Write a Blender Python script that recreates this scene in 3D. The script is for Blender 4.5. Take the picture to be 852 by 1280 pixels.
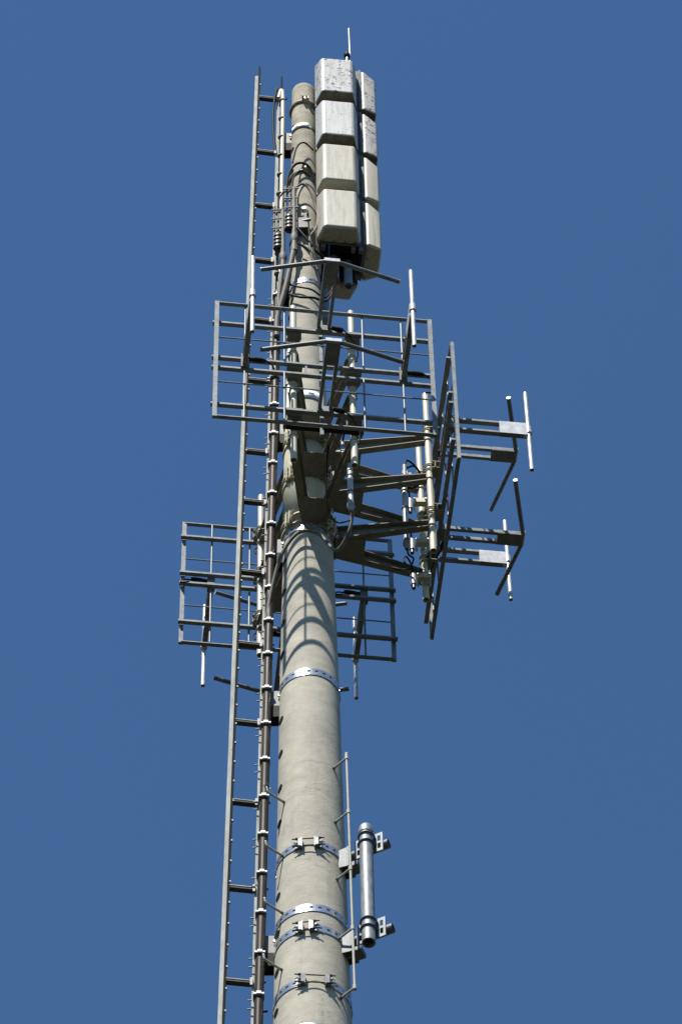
import bpy, bmesh, math, random
from mathutils import Vector, Matrix
R = math.radians
random.seed(7)
sc = bpy.context.scene
for o in list(bpy.data.objects): bpy.data.objects.remove(o)
col = sc.collection

# ------------------------------------------------------------------ camera
# long lens standing on the grass 22.9 m in front of the mast, tilted 56 degrees up
F, CX, CY = 5320.0, 426.0, 640.0
CAM = Vector((0, -22.9, 1.6))
zc = Vector((350 - CX, CY + 2950, -F)).normalized()          # world up seen by the camera
rc = Vector((384.5 - CX, 0, -F)); yc = (rc - rc.dot(zc) * zc).normalized(); xc = yc.cross(zc)
cam = bpy.data.cameras.new('camera'); co = bpy.data.objects.new('camera', cam); col.objects.link(co)
cam.sensor_fit = 'HORIZONTAL'; cam.sensor_width = 36.0; cam.lens = F / 852 * 36
cam.clip_start = 0.5; cam.clip_end = 5000
co.matrix_world = Matrix((( *xc, CAM.x), (*yc, CAM.y), (*zc, CAM.z), (0, 0, 0, 1)))
sc.camera = co

# ------------------------------------------------------------------ sky, sun, exposure
SUN_EL, SUN_AZ = 58.3, -26.5      # azimuth measured from the viewer's side, minus = left of the viewer
w = bpy.data.worlds.new('World'); sc.world = w; w.use_nodes = True
nt = w.node_tree; bg = nt.nodes['Background']
sky = nt.nodes.new('ShaderNodeTexSky'); sky.sky_type = 'NISHITA'; sky.sun_disc = False
sky.sun_elevation = R(SUN_EL)
sd = Vector((math.sin(R(SUN_AZ)) * math.cos(R(SUN_EL)), -math.cos(R(SUN_AZ)) * math.cos(R(SUN_EL)), math.sin(R(SUN_EL))))
sky.sun_rotation = math.atan2(sd.x, sd.y)
sky.altitude = 600; sky.air_density = 1.0; sky.dust_density = 0.0; sky.ozone_density = 1.6
hz = nt.nodes.new('ShaderNodeMixRGB'); hz.blend_type = 'MULTIPLY'; hz.inputs[0].default_value = 1; hz.inputs[2].default_value = (.76, 1.09, 1.30, 1)   # deep, dry summer blue
nt.links.new(sky.outputs[0], hz.inputs[1]); nt.links.new(hz.outputs[0], bg.inputs[0]); bg.inputs[1].default_value = 0.0612
sun = bpy.data.lights.new('sun', 'SUN'); sun.energy = 5.0; sun.angle = R(0.53); sun.color = (1.0, 0.955, 0.87)
so = bpy.data.objects.new('sun', sun); col.objects.link(so); so.location = (-20, -40, 60)
so.rotation_euler = sd.to_track_quat('Z', 'Y').to_euler()
sc.view_settings.view_transform = 'Standard'; sc.view_settings.look = 'None'
sc.view_settings.exposure = 0.72; sc.view_settings.gamma = 1.0

# ------------------------------------------------------------------ materials
def nodes(m): return m.node_tree.nodes, m.node_tree.links
def mat(name, c1, c2=None, rough=0.5, metal=0.0, scale=20.0, bump=0.0, stretch=None, spots=None, rvar=0.1, lo=.35, hi=.65, spec=.5):
    m = bpy.data.materials.new(name); m.use_nodes = True
    N, L = nodes(m); b = N['Principled BSDF']
    b.inputs['Roughness'].default_value = rough; b.inputs['Metallic'].default_value = metal; b.inputs['Specular IOR Level'].default_value = spec
    c2 = c2 or tuple(x * .75 for x in c1)
    tc = N.new('ShaderNodeTexCoord'); mp = N.new('ShaderNodeMapping')
    L.new(tc.outputs['Object'], mp.inputs[0])
    if stretch: mp.inputs['Scale'].default_value = stretch
    nz = N.new('ShaderNodeTexNoise'); nz.inputs['Scale'].default_value = scale; nz.inputs['Detail'].default_value = 6
    nz.inputs['Roughness'].default_value = .62
    L.new(mp.outputs[0], nz.inputs[0])
    rp = N.new('ShaderNodeValToRGB'); rp.color_ramp.elements[0].position = lo; rp.color_ramp.elements[1].position = hi
    rp.color_ramp.elements[0].color = (*c2, 1); rp.color_ramp.elements[1].color = (*c1, 1)
    L.new(nz.outputs[0], rp.inputs[0]); out = rp.outputs[0]
    if spots:
        sc_, thr, colr = spots
        n2 = N.new('ShaderNodeTexNoise'); n2.inputs['Scale'].default_value = sc_; n2.inputs['Detail'].default_value = 4
        L.new(tc.outputs['Object'], n2.inputs[0])
        r2 = N.new('ShaderNodeValToRGB'); r2.color_ramp.elements[0].position = thr; r2.color_ramp.elements[1].position = thr + .03
        L.new(n2.outputs[0], r2.inputs[0])
        mx = N.new('ShaderNodeMixRGB'); L.new(r2.outputs[0], mx.inputs[0]); L.new(out, mx.inputs[1]); mx.inputs[2].default_value = (*colr, 1)
        out = mx.outputs[0]
    L.new(out, b.inputs['Base Color'])
    if rvar:
        mr = N.new('ShaderNodeMapRange'); mr.inputs[3].default_value = max(.05, rough - rvar); mr.inputs[4].default_value = min(1, rough + rvar)
        L.new(nz.outputs[0], mr.inputs[0]); L.new(mr.outputs[0], b.inputs['Roughness'])
    if bump:
        bp = N.new('ShaderNodeBump'); bp.inputs['Strength'].default_value = bump; bp.inputs['Distance'].default_value = .01
        L.new(nz.outputs[0], bp.inputs['Height']); L.new(bp.outputs[0], b.inputs['Normal'])
    return m

def concrete_mat():
    m = bpy.data.materials.new('weathered_spun_concrete'); m.use_nodes = True
    N, L = nodes(m); b = N['Principled BSDF']; b.inputs['Roughness'].default_value = .88
    tc = N.new('ShaderNodeTexCoord')
    def noise(scale, det, st=None, rough=.6):
        mp = N.new('ShaderNodeMapping'); L.new(tc.outputs['Object'], mp.inputs[0])
        if st: mp.inputs['Scale'].default_value = st
        n = N.new('ShaderNodeTexNoise'); n.inputs['Scale'].default_value = scale; n.inputs['Detail'].default_value = det
        n.inputs['Roughness'].default_value = rough; L.new(mp.outputs[0], n.inputs[0]); return n.outputs[0]
    def ramp(src, a, ca, bpos, cb):
        r = N.new('ShaderNodeValToRGB'); e = r.color_ramp.elements
        e[0].position = a; e[1].position = bpos; e[0].color = (*ca, 1); e[1].color = (*cb, 1); L.new(src, r.inputs[0]); return r.outputs[0]
    def mix(fac, a, c, mode='MIX', f=1):
        x = N.new('ShaderNodeMixRGB'); x.blend_type = mode
        if isinstance(fac, float): x.inputs[0].default_value = fac
        else: L.new(fac, x.inputs[0])
        for i, v in ((1, a), (2, c)):
            if isinstance(v, tuple): x.inputs[i].default_value = (*v, 1)
            else: L.new(v, x.inputs[i])
        return x.outputs[0]
    base = ramp(noise(2.2, 8), .32, (.325, .303, .247), .70, (.43, .40, .325))
    rings = ramp(noise(2.6, 8, (1.1, 1.1, 3.2), .7), .36, (.80, .80, .80), .56, (1, 1, 1))
    c = mix(.55, base, rings, 'MULTIPLY')
    blot = ramp(noise(9, 8, None, .7), .40, (.78, .78, .79), .62, (1.04, 1.04, 1.03))
    c = mix(.5, c, blot, 'MULTIPLY')
    fine = ramp(noise(60, 5, None, .75), .3, (.82, .82, .82), .7, (1.08, 1.08, 1.08)); c = mix(.38, c, fine, 'MULTIPLY')
    # small cracks / joints
    vo = N.new('ShaderNodeTexVoronoi'); vo.feature = 'DISTANCE_TO_EDGE'; vo.inputs['Scale'].default_value = 1.5
    mp = N.new('ShaderNodeMapping'); mp.inputs['Scale'].default_value = (.8, .8, 1.9); L.new(tc.outputs['Object'], mp.inputs[0])
    dn = N.new('ShaderNodeTexNoise'); dn.inputs['Scale'].default_value = 5; dn.inputs['Detail'].default_value = 6; L.new(mp.outputs[0], dn.inputs[0])
    ad = N.new('ShaderNodeMixRGB'); ad.blend_type = 'ADD'; ad.inputs[0].default_value = .35; L.new(mp.outputs[0], ad.inputs[1]); L.new(dn.outputs[1], ad.inputs[2])
    L.new(ad.outputs[0], vo.inputs[0])
    crack = ramp(vo.outputs[0], .0, (.62, .61, .58), .012, (1, 1, 1))
    crmask = ramp(noise(1.3, 3), .52, (0, 0, 0), .6, (1, 1, 1))
    c = mix(crmask, c, mix(.8, c, crack, 'MULTIPLY'))
    # lichen and soot get denser towards the exposed top
    sx = N.new('ShaderNodeSeparateXYZ'); L.new(tc.outputs['Object'], sx.inputs[0])
    mr = N.new('ShaderNodeMapRange'); mr.inputs[1].default_value = 37.0; mr.inputs[2].default_value = 42.5; L.new(sx.outputs[2], mr.inputs[0])
    soot = mix(1.0, ramp(noise(7, 9, (1, 1, .8), .7), .38, (.52, .50, .44), .62, (.98, .95, .87)), (1, 1, 1), 'MULTIPLY')
    c = mix(mr.outputs[0], c, mix(.85, c, soot, 'MULTIPLY'))
    # faint mould seams every 0.92 m, wavering, and runs below the straps
    sz = N.new('ShaderNodeMath'); sz.operation = 'ADD'; wob = N.new('ShaderNodeMath'); wob.operation = 'MULTIPLY'; wob.inputs[1].default_value = .10
    L.new(noise(3.5, 5), wob.inputs[0]); L.new(sx.outputs[2], sz.inputs[0]); L.new(wob.outputs[0], sz.inputs[1])
    pp = N.new('ShaderNodeMath'); pp.operation = 'PINGPONG'; pp.inputs[1].default_value = .46; L.new(sz.outputs[0], pp.inputs[0])
    seam = ramp(pp.outputs[0], 0, (.70, .69, .66), .018, (1, 1, 1)); smask = ramp(noise(4.5, 4), .46, (0, 0, 0), .6, (1, 1, 1))
    c = mix(smask, c, mix(.75, c, seam, 'MULTIPLY'))
    drip = ramp(noise(5, 6, (3.2, 3.2, .22), .6), .56, (1, 1, 1), .72, (.70, .68, .63)); c = mix(.55, c, drip, 'MULTIPLY')
    # small dark blemishes
    dots = ramp(noise(26, 2), .74, (0, 0, 0), .77, (1, 1, 1)); c = mix(dots, c, (.12, .11, .09))
    L.new(c, b.inputs['Base Color'])
    bp = N.new('ShaderNodeBump'); bp.inputs['Strength'].default_value = .35; bp.inputs['Distance'].default_value = .010
    L.new(noise(14, 9, (1, 1, 1.6), .7), bp.inputs['Height']); L.new(bp.outputs[0], b.inputs['Normal'])
    return m

def radome_mat(name, dirt, thr, tint):
    m = bpy.data.materials.new(name); m.use_nodes = True
    N, L = nodes(m); b = N['Principled BSDF']; b.inputs['Roughness'].default_value = .55
    tc = N.new('ShaderNodeTexCoord'); oi = N.new('ShaderNodeObjectInfo')
    off = N.new('ShaderNodeVectorMath'); off.operation = 'ADD'
    sc3 = N.new('ShaderNodeVectorMath'); sc3.operation = 'SCALE'; L.new(oi.outputs['Location'], sc3.inputs[0]); sc3.inputs[3].default_value = 3.7
    L.new(tc.outputs['Object'], off.inputs[0]); L.new(sc3.outputs[0], off.inputs[1]); P = off.outputs[0]
    def noise(scale, det, st=None, rough=.6):
        mp = N.new('ShaderNodeMapping'); L.new(P, mp.inputs[0])
        if st: mp.inputs['Scale'].default_value = st
        n = N.new('ShaderNodeTexNoise'); n.inputs['Scale'].default_value = scale; n.inputs['Detail'].default_value = det
        n.inputs['Roughness'].default_value = rough; L.new(mp.outputs[0], n.inputs[0]); return n.outputs[0]
    def ramp(src, a, ca, bpos, cb):
        r = N.new('ShaderNodeValToRGB'); e = r.color_ramp.elements
        e[0].position = a; e[1].position = bpos; e[0].color = (*ca, 1); e[1].color = (*cb, 1); L.new(src, r.inputs[0]); return r.outputs[0]
    base = ramp(noise(4, 7), .3, tuple(x * .88 for x in tint), .7, tint)
    mx = N.new('ShaderNodeMixRGB'); mx.blend_type = 'MULTIPLY'; mx.inputs[0].default_value = .8
    L.new(base, mx.inputs[1]); L.new(ramp(noise(7, 6, (5, 5, .3)), .34, (.70, .66, .57), .56, (1, 1, 1)), mx.inputs[2])
    fine = N.new('ShaderNodeMixRGB'); fine.blend_type = 'MULTIPLY'; fine.inputs[0].default_value = .45
    L.new(mx.outputs[0], fine.inputs[1]); L.new(ramp(noise(55, 4, None, .8), .35, (.72, .71, .68), .62, (1.05, 1.05, 1.05)), fine.inputs[2])
    # lichen colonies: fine dark spots, allowed only inside larger patches
    sp = ramp(noise(24, 6, None, .75), thr, (0, 0, 0), thr + .03, (1, 1, 1))
    pt = ramp(noise(6.5, 2), .56 - dirt * .10, (0, 0, 0), .62 - dirt * .09, (1, 1, 1))
    mm = N.new('ShaderNodeMath'); mm.operation = 'MULTIPLY'; L.new(sp, mm.inputs[0]); L.new(pt, mm.inputs[1])
    m3 = N.new('ShaderNodeMath'); m3.operation = 'MULTIPLY'; L.new(mm.outputs[0], m3.inputs[0]); m3.inputs[1].default_value = min(1, dirt)
    f = N.new('ShaderNodeMixRGB'); L.new(m3.outputs[0], f.inputs[0]); L.new(fine.outputs[0], f.inputs[1]); f.inputs[2].default_value = (.045, .04, .03, 1)
    L.new(f.outputs[0], b.inputs['Base Color'])
    bp = N.new('ShaderNodeBump'); bp.inputs['Strength'].default_value = .2; bp.inputs['Distance'].default_value = .006
    L.new(noise(18, 6), bp.inputs['Height']); L.new(bp.outputs[0], b.inputs['Normal'])
    return m

M = {}
M['concrete'] = concrete_mat()
M['galv'] = mat('galvanised_steel', (.18, .20, .205), (.115, .13, .135), .50, .12, 14, .15, spots=(40, .70, (.25, .26, .26)))
M['galv_dull'] = mat('dull_galvanised_steel', (.15, .158, .155), (.09, .095, .095), .55, .1, 10, .2)
M['band'] = mat('zinc_strap_steel', (.50, .53, .57), (.44, .47, .51), .27, .75, 5, .03)
M['tube'] = mat('galvanised_tube', (.25, .27, .285), (.13, .145, .16), .52, .25, 9, .2, stretch=(3, 3, .8))
M['alu'] = mat('pale_aluminium', (.52, .53, .54), (.38, .39, .41), .42, .2, 16, .1)
M['rod'] = mat('pale_rod_paint', (.36, .345, .30), (.28, .265, .225), .6, 0, 16, .1, spec=.25)
M['cream'] = mat('cream_painted_steel', (.44, .41, .30), (.33, .31, .22), .55, 0, 6, .15, stretch=(2, 2, .6), spots=(22, .72, (.22, .18, .12)))
M['arm'] = mat('shade_darkened_cream_paint', (.19, .183, .147), (.13, .125, .098), .6, 0, 6, .15, spec=.3, stretch=(2, 2, .6), spots=(22, .72, (.10, .08, .05)))  # cream paint darkened so the colour carries the shade on arms and plates
M['pipe'] = mat('cream_painted_pipe', (.52, .485, .37), (.43, .40, .30), .5, 0, 7, .1, stretch=(2, 2, .5), spots=(30, .74, (.25, .2, .13)))
M['strip'] = mat('weathered_pale_profile', (.40, .41, .38), (.25, .26, .24), .75, .0, 12, .2, spec=.2, stretch=(2, 2, .4), spots=(18, .66, (.22, .21, .18)))
M['rail'] = mat('dark_weathered_rail', (.014, .014, .013), (.008, .008, .0075), .9, .0, 20, .2, spec=.12)
M['rung'] = mat('rung_steel', (.08, .08, .075), (.045, .045, .042), .7, .0, 20, .1, spec=.2)
M['cable'] = mat('black_brown_cable', (.045, .034, .027), (.022, .018, .015), .5, 0, 6, .1, stretch=(2, 2, .7), spec=.12)
M['hose'] = mat('faded_grey_cable', (.15, .135, .11), (.09, .08, .07), .6, 0, 14, .15, spec=.2)
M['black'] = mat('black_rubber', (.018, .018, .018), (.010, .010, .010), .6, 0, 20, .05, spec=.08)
M['grey'] = mat('grey_plastic', (.26, .26, .25), (.17, .17, .165), .5, 0, 15, .1)
M['fitting'] = mat('weathered_fitting', (.17, .165, .15), (.07, .065, .055), .65, 0, 25, .1, spec=.25)
M['bluegrey'] = mat('blue_grey_pipe', (.26, .31, .37), (.18, .22, .27), .45, .2, 8, .1)
M['ridge'] = mat('dark_ribbed_plastic', (.055, .055, .055), (.03, .03, .03), .4, 0, 20, .05)
M['label'] = mat('white_label', (.68, .68, .70), (.60, .60, .63), .45, 0, 10, 0)
M['print'] = mat('dark_print', (.05, .05, .10), None, .5, 0, 10, 0)
M['radome_top'] = radome_mat('lichened_radome', 1.3, .53, (.50, .50, .505))
M['radome_mid'] = radome_mat('spotted_radome', .8, .57, (.50, .50, .50))
M['radome_low'] = radome_mat('streaked_radome', .15, .64, (.455, .43, .365))
M['radome_side'] = radome_mat('lichened_side_radome', 1.3, .53, (.47, .46, .44))
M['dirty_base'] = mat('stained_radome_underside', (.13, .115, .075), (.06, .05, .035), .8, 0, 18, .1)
M['lip'] = mat('radome_rim', (.40, .38, .24), (.28, .26, .16), .6, 0, 20, .1)
M['grass'] = mat('meadow_grass', (.0185, .0165, .0045), (.011, .010, .003), .95, 0, .6, .3)

# ------------------------------------------------------------------ mesh builder
class MB:
    def __init__(s): s.v = []; s.f = []; s.sm = []
    def add(s, vs, fs, smooth=False):
        k = len(s.v); s.v += [tuple(v) for v in vs]; s.f += [tuple(i + k for i in f) for f in fs]; s.sm += [smooth] * len(fs)
    def box(s, c, size, rot=None):
        hx, hy, hz = (a / 2 for a in size); c = Vector(c)
        vs = [Vector((x, y, z)) for x in (-hx, hx) for y in (-hy, hy) for z in (-hz, hz)]
        if rot is not None: vs = [rot @ v for v in vs]
        s.add([c + v for v in vs], [(0, 1, 3, 2), (4, 6, 7, 5), (0, 4, 5, 1), (2, 3, 7, 6), (0, 2, 6, 4), (1, 5, 7, 3)])
        return s
    def beam(s, a, b, wd, ht, up=(0, 0, 1), ht2=None):     # rectangular bar a->b, wd across, ht along 'up'
        a = Vector(a); b = Vector(b); d = (b - a).normalized(); up = Vector(up)
        side = d.cross(up).normalized(); u = side.cross(d).normalized(); ht2 = ht2 or ht
        vs = []
        for p, h in ((a, ht), (b, ht2)):
            for i, j in ((-1, -1), (1, -1), (1, 1), (-1, 1)): vs.append(p + side * i * wd / 2 + u * j * h / 2)
        s.add(vs, [(0, 1, 2, 3)[::-1], (4, 5, 6, 7), (0, 4, 5, 1)[::-1], (1, 5, 6, 2)[::-1], (2, 6, 7, 3)[::-1], (3, 7, 4, 0)[::-1]])
        return s
    def prism(s, pts, a, b):      # closed polygon pts (3D), extruded by vector from a to b offsets
        n = len(pts); a = Vector(a); b = Vector(b)
        vs = [Vector(p) + a for p in pts] + [Vector(p) + b for p in pts]
        s.add(vs, [tuple(range(n))[::-1], tuple(range(n, 2 * n))] + [(i, (i + 1) % n, n + (i + 1) % n, n + i) for i in range(n)])
        return s
    def tube(s, pts, r, n=12, cap=True, hollow=0.0):
        pts = [Vector(p) for p in pts]; rs = r if isinstance(r, (list, tuple)) else [r] * len(pts)
        rings = []; d0 = (pts[1] - pts[0]).normalized()
        ref = Vector((0, 0, 1)) if abs(d0.z) < .9 else Vector((1, 0, 0)); u = d0.cross(ref).normalized()
        for i, p in enumerate(pts):
            if i == 0: d = pts[1] - pts[0]
            elif i == len(pts) - 1: d = pts[-1] - pts[-2]
            else: d = (pts[i + 1] - pts[i]).normalized() + (pts[i] - pts[i - 1]).normalized()
            d.normalize(); u = (u - u.dot(d) * d).normalized(); v = d.cross(u)
            rings.append([p + (u * math.cos(t) + v * math.sin(t)) * rs[i] for t in (2 * math.pi * k / n for k in range(n))])
        vs = [x for rg in rings for x in rg]
        fs = [(i * n + k, i * n + (k + 1) % n, (i + 1) * n + (k + 1) % n, (i + 1) * n + k) for i in range(len(pts) - 1) for k in range(n)]
        s.add(vs, fs, True)
        if cap:
            for e, (idx, sgn) in enumerate(((0, -1), (len(pts) - 1, 1))):
                rg = rings[idx]; c = pts[idx]
                dd = ((pts[1] - pts[0]) if idx == 0 else (pts[-1] - pts[-2])).normalized() * sgn
                if hollow and e in (0, 1):
                    q = .8; inn = [c + (x - c) * q for x in rg]; deep = [x - dd * hollow for x in inn]
                    vs = rg + inn + deep
                    fs = [(k, (k + 1) % n, n + (k + 1) % n, n + k) for k in range(n)] + [(n + k, n + (k + 1) % n, 2 * n + (k + 1) % n, 2 * n + k) for k in range(n)] + [tuple(2 * n + k for k in range(n))]
                else: vs = rg; fs = [tuple(range(n))]
                if sgn < 0: fs = [f[::-1] for f in fs]
                s.add(vs, fs, False)
        return s
    def ring(s, c, r, tr, n=28, m=8, axis='Z', a0=0, a1=360):     # torus (or part) around an axis
        c = Vector(c); pts = []
        full = abs(a1 - a0) >= 360
        for k in range(n + (0 if full else 1)):
            t = R(a0 + (a1 - a0) * k / n)
            v = Vector((math.cos(t), math.sin(t), 0)) if axis == 'Z' else Vector((math.cos(t), 0, math.sin(t))) if axis == 'Y' else Vector((0, math.cos(t), math.sin(t)))
            pts.append(c + v * r)
        if full: pts += [pts[0], pts[1]]
        return s.tube(pts, tr, m, cap=not full)
    def build(s, name, material, parent=None, bevel=0, seg=2, solid=0, loc=None):
        me = bpy.data.meshes.new(name); me.from_pydata(s.v, [], s.f); me.materials.append(material)
        me.polygons.foreach_set('use_smooth', s.sm)
        bm = bmesh.new(); bm.from_mesh(me); bmesh.ops.recalc_face_normals(bm, faces=bm.faces); bm.to_mesh(me); bm.free()
        o = bpy.data.objects.new(name, me); col.objects.link(o)
        if parent: o.parent = parent
        if loc: o.location = loc
        if solid: m_ = o.modifiers.new('solid', 'SOLIDIFY'); m_.thickness = solid; m_.offset = 0
        if bevel:
            m_ = o.modifiers.new('bevel', 'BEVEL'); m_.width = bevel; m_.segments = seg; m_.limit_method = 'ANGLE'; m_.angle_limit = R(25)
            m_.harden_normals = True
            for p in me.polygons: p.use_smooth = True
        return o
def spline(P, n=7):
    P = [Vector(p) for p in P]; Q = [2 * P[0] - P[1]] + P + [2 * P[-1] - P[-2]]; out = []
    for i in range(1, len(Q) - 2):
        a, b, c, d = Q[i - 1:i + 3]
        for k in range(n):
            t = k / n
            out.append(.5 * ((2 * b) + (-a + c) * t + (2 * a - 5 * b + 4 * c - d) * t * t + (-a + 3 * b - 3 * c + d) * t ** 3))
    out.append(P[-1]); return out
def thing(name, label, cat, loc=(0, 0, 0), rz=0, group=None):
    o = bpy.data.objects.new(name, None); col.objects.link(o); o.empty_display_size = .1
    o.location = loc; o.rotation_euler = (0, 0, rz); return tag(o, label, cat, group)
def tag(o, label=None, cat=None, group=None, kind=None):
    if label: o['label'] = label
    if cat: o['category'] = cat
    if group: o['group'] = group
    if kind: o['kind'] = kind
    return o
def dup(root, loc, rz, label=None, group=None):
    r = root.copy(); col.objects.link(r); r.location = loc; r.rotation_euler = (0, 0, rz)
    if label: r['label'] = label
    if group: r['group'] = group
    for ch in list(root.children):
        c = ch.copy(); col.objects.link(c); c.parent = r
        for g in list(ch.children):
            d = g.copy(); col.objects.link(d); d.parent = c
    return r

# ------------------------------------------------------------------ ground
g = MB(); n_ = 48
gv = []
for j, rad in enumerate((0, 6, 20, 60, 160, 420, 1100, 3000)):
    if j == 0: gv.append((0, 0, 0)); continue
    for k in range(n_):
        t = 2 * math.pi * k / n_; gv.append((rad * math.cos(t), rad * math.sin(t), 0 if j < 3 else math.sin(t * 3 + j) * rad * .006))
gf = [(0, 1 + k, 1 + (k + 1) % n_) for k in range(n_)]
for j in range(6):
    for k in range(n_):
        a = 1 + j * n_ + k; b = 1 + j * n_ + (k + 1) % n_; gf.append((a, a + n_, b + n_, b))
g.add(gv, gf); tag(g.build('ground', M['grass']), kind='structure')

# ------------------------------------------------------------------ concrete mast
PROF = [(0, .60), (8, .53), (16, .45), (24, .366), (28.36, .319), (31.03, .287), (32.8, .269), (35.0, .236), (36.1, .222), (38.3, .181), (39.9, .168), (42.4, .146), (43.9, .134)]
def rad(z):
    for (a, ra), (b, rb) in zip(PROF, PROF[1:]):
        if a <= z <= b: return ra + (rb - ra) * (z - a) / (b - a)
    return PROF[-1][1]
mast = thing('concrete_mast', 'tall tapering round grey concrete mast carrying all the antennas', 'mast')
prof = [(z * .25, rad(z * .25)) for z in range(0, 176)] + [(43.93, .134), (43.99, .128), (44.02, .112), (44.03, .0)]
N_ = 96; s = MB(); vs = []
for z, r_ in prof:
    for k in range(N_):
        t = 2 * math.pi * k / N_; vs.append((r_ * math.cos(t), r_ * math.sin(t), z))
s.add(vs, [(i * N_ + k, i * N_ + (k + 1) % N_, (i + 1) * N_ + (k + 1) % N_, (i + 1) * N_ + k) for i in range(len(prof) - 1) for k in range(N_)], True)
s.build('shaft', M['concrete'], mast)

SOCK = True
def azv(a, r=1.0, z=0.0):      # a = azimuth from the viewer's side of the mast, + to the right
    return Vector((math.sin(R(a)) * r, -math.cos(R(a)) * r, z))

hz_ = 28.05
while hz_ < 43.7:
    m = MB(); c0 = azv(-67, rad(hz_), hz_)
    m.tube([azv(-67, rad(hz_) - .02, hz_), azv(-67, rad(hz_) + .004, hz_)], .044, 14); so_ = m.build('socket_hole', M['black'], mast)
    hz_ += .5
# steel bands -------------------------------------------------------
def band_mesh(z, h, gap=None, holes=True, nseg=None, off=.006):
    r0 = rad(z - h / 2) + off; r1 = rad(z + h / 2) + off
    per = int(2 * math.pi * r0 / .072); n = per * 4
    ang = []
    for k in range(per):
        for q in (0, .30, .50, .70): ang.append(360 * (k + q) / per + 6)
    rows = [0, .36, .68, 1]; m = MB(); vs = []
    for q in rows:
        for a in ang: vs.append(azv(a, r0 + (r1 - r0) * q, z - h / 2 + h * q))
    fs = []
    for i in range(3):
        for k in range(n):
            a = ang[k] + 2
            if gap and abs((a - gap[0] + 180) % 360 - 180) < gap[1]: continue
            if holes and i == 1 and k % 4 in (1, 2): continue
            fs.append((i * n + k, i * n + (k + 1) % n, (i + 1) * n + (k + 1) % n, (i + 1) * n + k))
    m.add(vs, fs, False); return m
def buckle(parent, z, az, half, flare=True):
    r_ = rad(z) + .008
    rot = Matrix.Rotation(R(az + 180), 3, 'Z')      # local: x tangential, y outward
    T = lambda x, y, zz: rot @ Vector((x, y, zz)) + Vector((0, 0, z))
    for sx in (-1, 1):
        m = MB(); x = sx * half; yo = math.sqrt(max(0, r_ ** 2 - x * x))
        m.box(T(x, yo + .018, 0), (.010, .045, .125), rot)
        m.box(T(x + sx * .03, yo + .004, .0), (.05, .008, .10), rot); m.box(T(x + sx * .018, yo + .036, .0), (.030, .007, .10), rot)
        for zz in (-.045, .045):
            p = [T(x, yo + .038, zz), T(x, yo, zz), T(x + sx * .085, yo - .02, zz)]
            m.prism(p, (0, 0, -.004), (0, 0, .004))
        m.build('buckle_plate', M['galv'], parent)
        for zz in (-.03, .03):
            b = MB(); b.tube([T(x + sx * .03, yo + .03, zz * 1.5), T(x + sx * .055, yo + .03, zz * 1.5)], .013, 6); b.build('nut', M['rung'], parent)
    yo = math.sqrt(r_ ** 2 - half * half)
    for zz in (-.03, .03):
        L_ = half + .085
        b = MB(); b.tube([T(-L_, yo + .03, zz * 1.5), T(L_, yo + .03, zz * 1.5)], .0062, 6); b.build('threaded_rod', M['rung'], parent)
bands = [  # z, height, label, buckle(half) , holes
    (42.96, .05, 'smooth steel band with white label near the mast top', None, False),
    (39.60, .085, 'perforated steel band just under the ribbed feeder fittings', None, True),
    (34.95, .10, 'perforated steel band below the cream support collar', None, True),
    (32.56, .10, 'perforated steel band standing alone under the long rod shadows', None, True),
    (29.17, .09, 'unbroken perforated steel band right above the lower tube clamp', None, True),
    (28.22, .09, 'perforated steel band with wide open buckle, lowest of the buckled ones', .085, True),
    (27.66, .06, 'plain steel band cut off by the bottom of the picture', None, False)]
for z, h, lab, bk, ho in bands:
    t_ = thing('steel_band', lab, 'mast band', (0, 0, 0), 0, 'steel bands round the mast')
    hs = math.degrees(bk / rad(z)) if bk else 0
    band_mesh(z, h, (4, hs) if bk else None, ho).build('strap', M['band'], t_, solid=.003)
    if bk: buckle(t_, z, 4, bk)
# paper / plastic labels
def label_patch(z, h, a0, a1, parent, prints):
    m = MB(); n = 12; vs = []
    for q in (0, 1):
        for k in range(n + 1): vs.append(azv(a0 + (a1 - a0) * k / n, rad(z) + .013, z - h / 2 + h * q))
    m.add(vs, [(k, k + 1, n + 2 + k, n + 1 + k) for k in range(n)], True); m.build('label_plate', M['label'], parent, solid=.003)
    for (p0, p1, zz, hh) in prints:
        m = MB(); vs = []
        for q in (0, 1):
            for k in range(4): vs.append(azv(p0 + (p1 - p0) * k / 3, rad(z) + .0165, z + zz - hh / 2 + hh * q))
        m.add(vs, [(k, k + 1, 5 + k, 4 + k) for k in range(3)], True); m.build('print_mark', M['print'], parent)
b0 = [o for o in bpy.data.objects if o.get('label', '').startswith('smooth steel band')][0]
label_patch(42.97, .085, -62, 20, b0, [(-36, -25, -.01, .018), (-20, -14, -.01, .018)])
t_ = thing('mast_label', 'white sticker with small dark print on the mast above the cream collar', 'label')
label_patch(37.33, .13, -35, 50, t_, [(5, 20, .01, .02), (12, 24, -.02, .014)])

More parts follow.
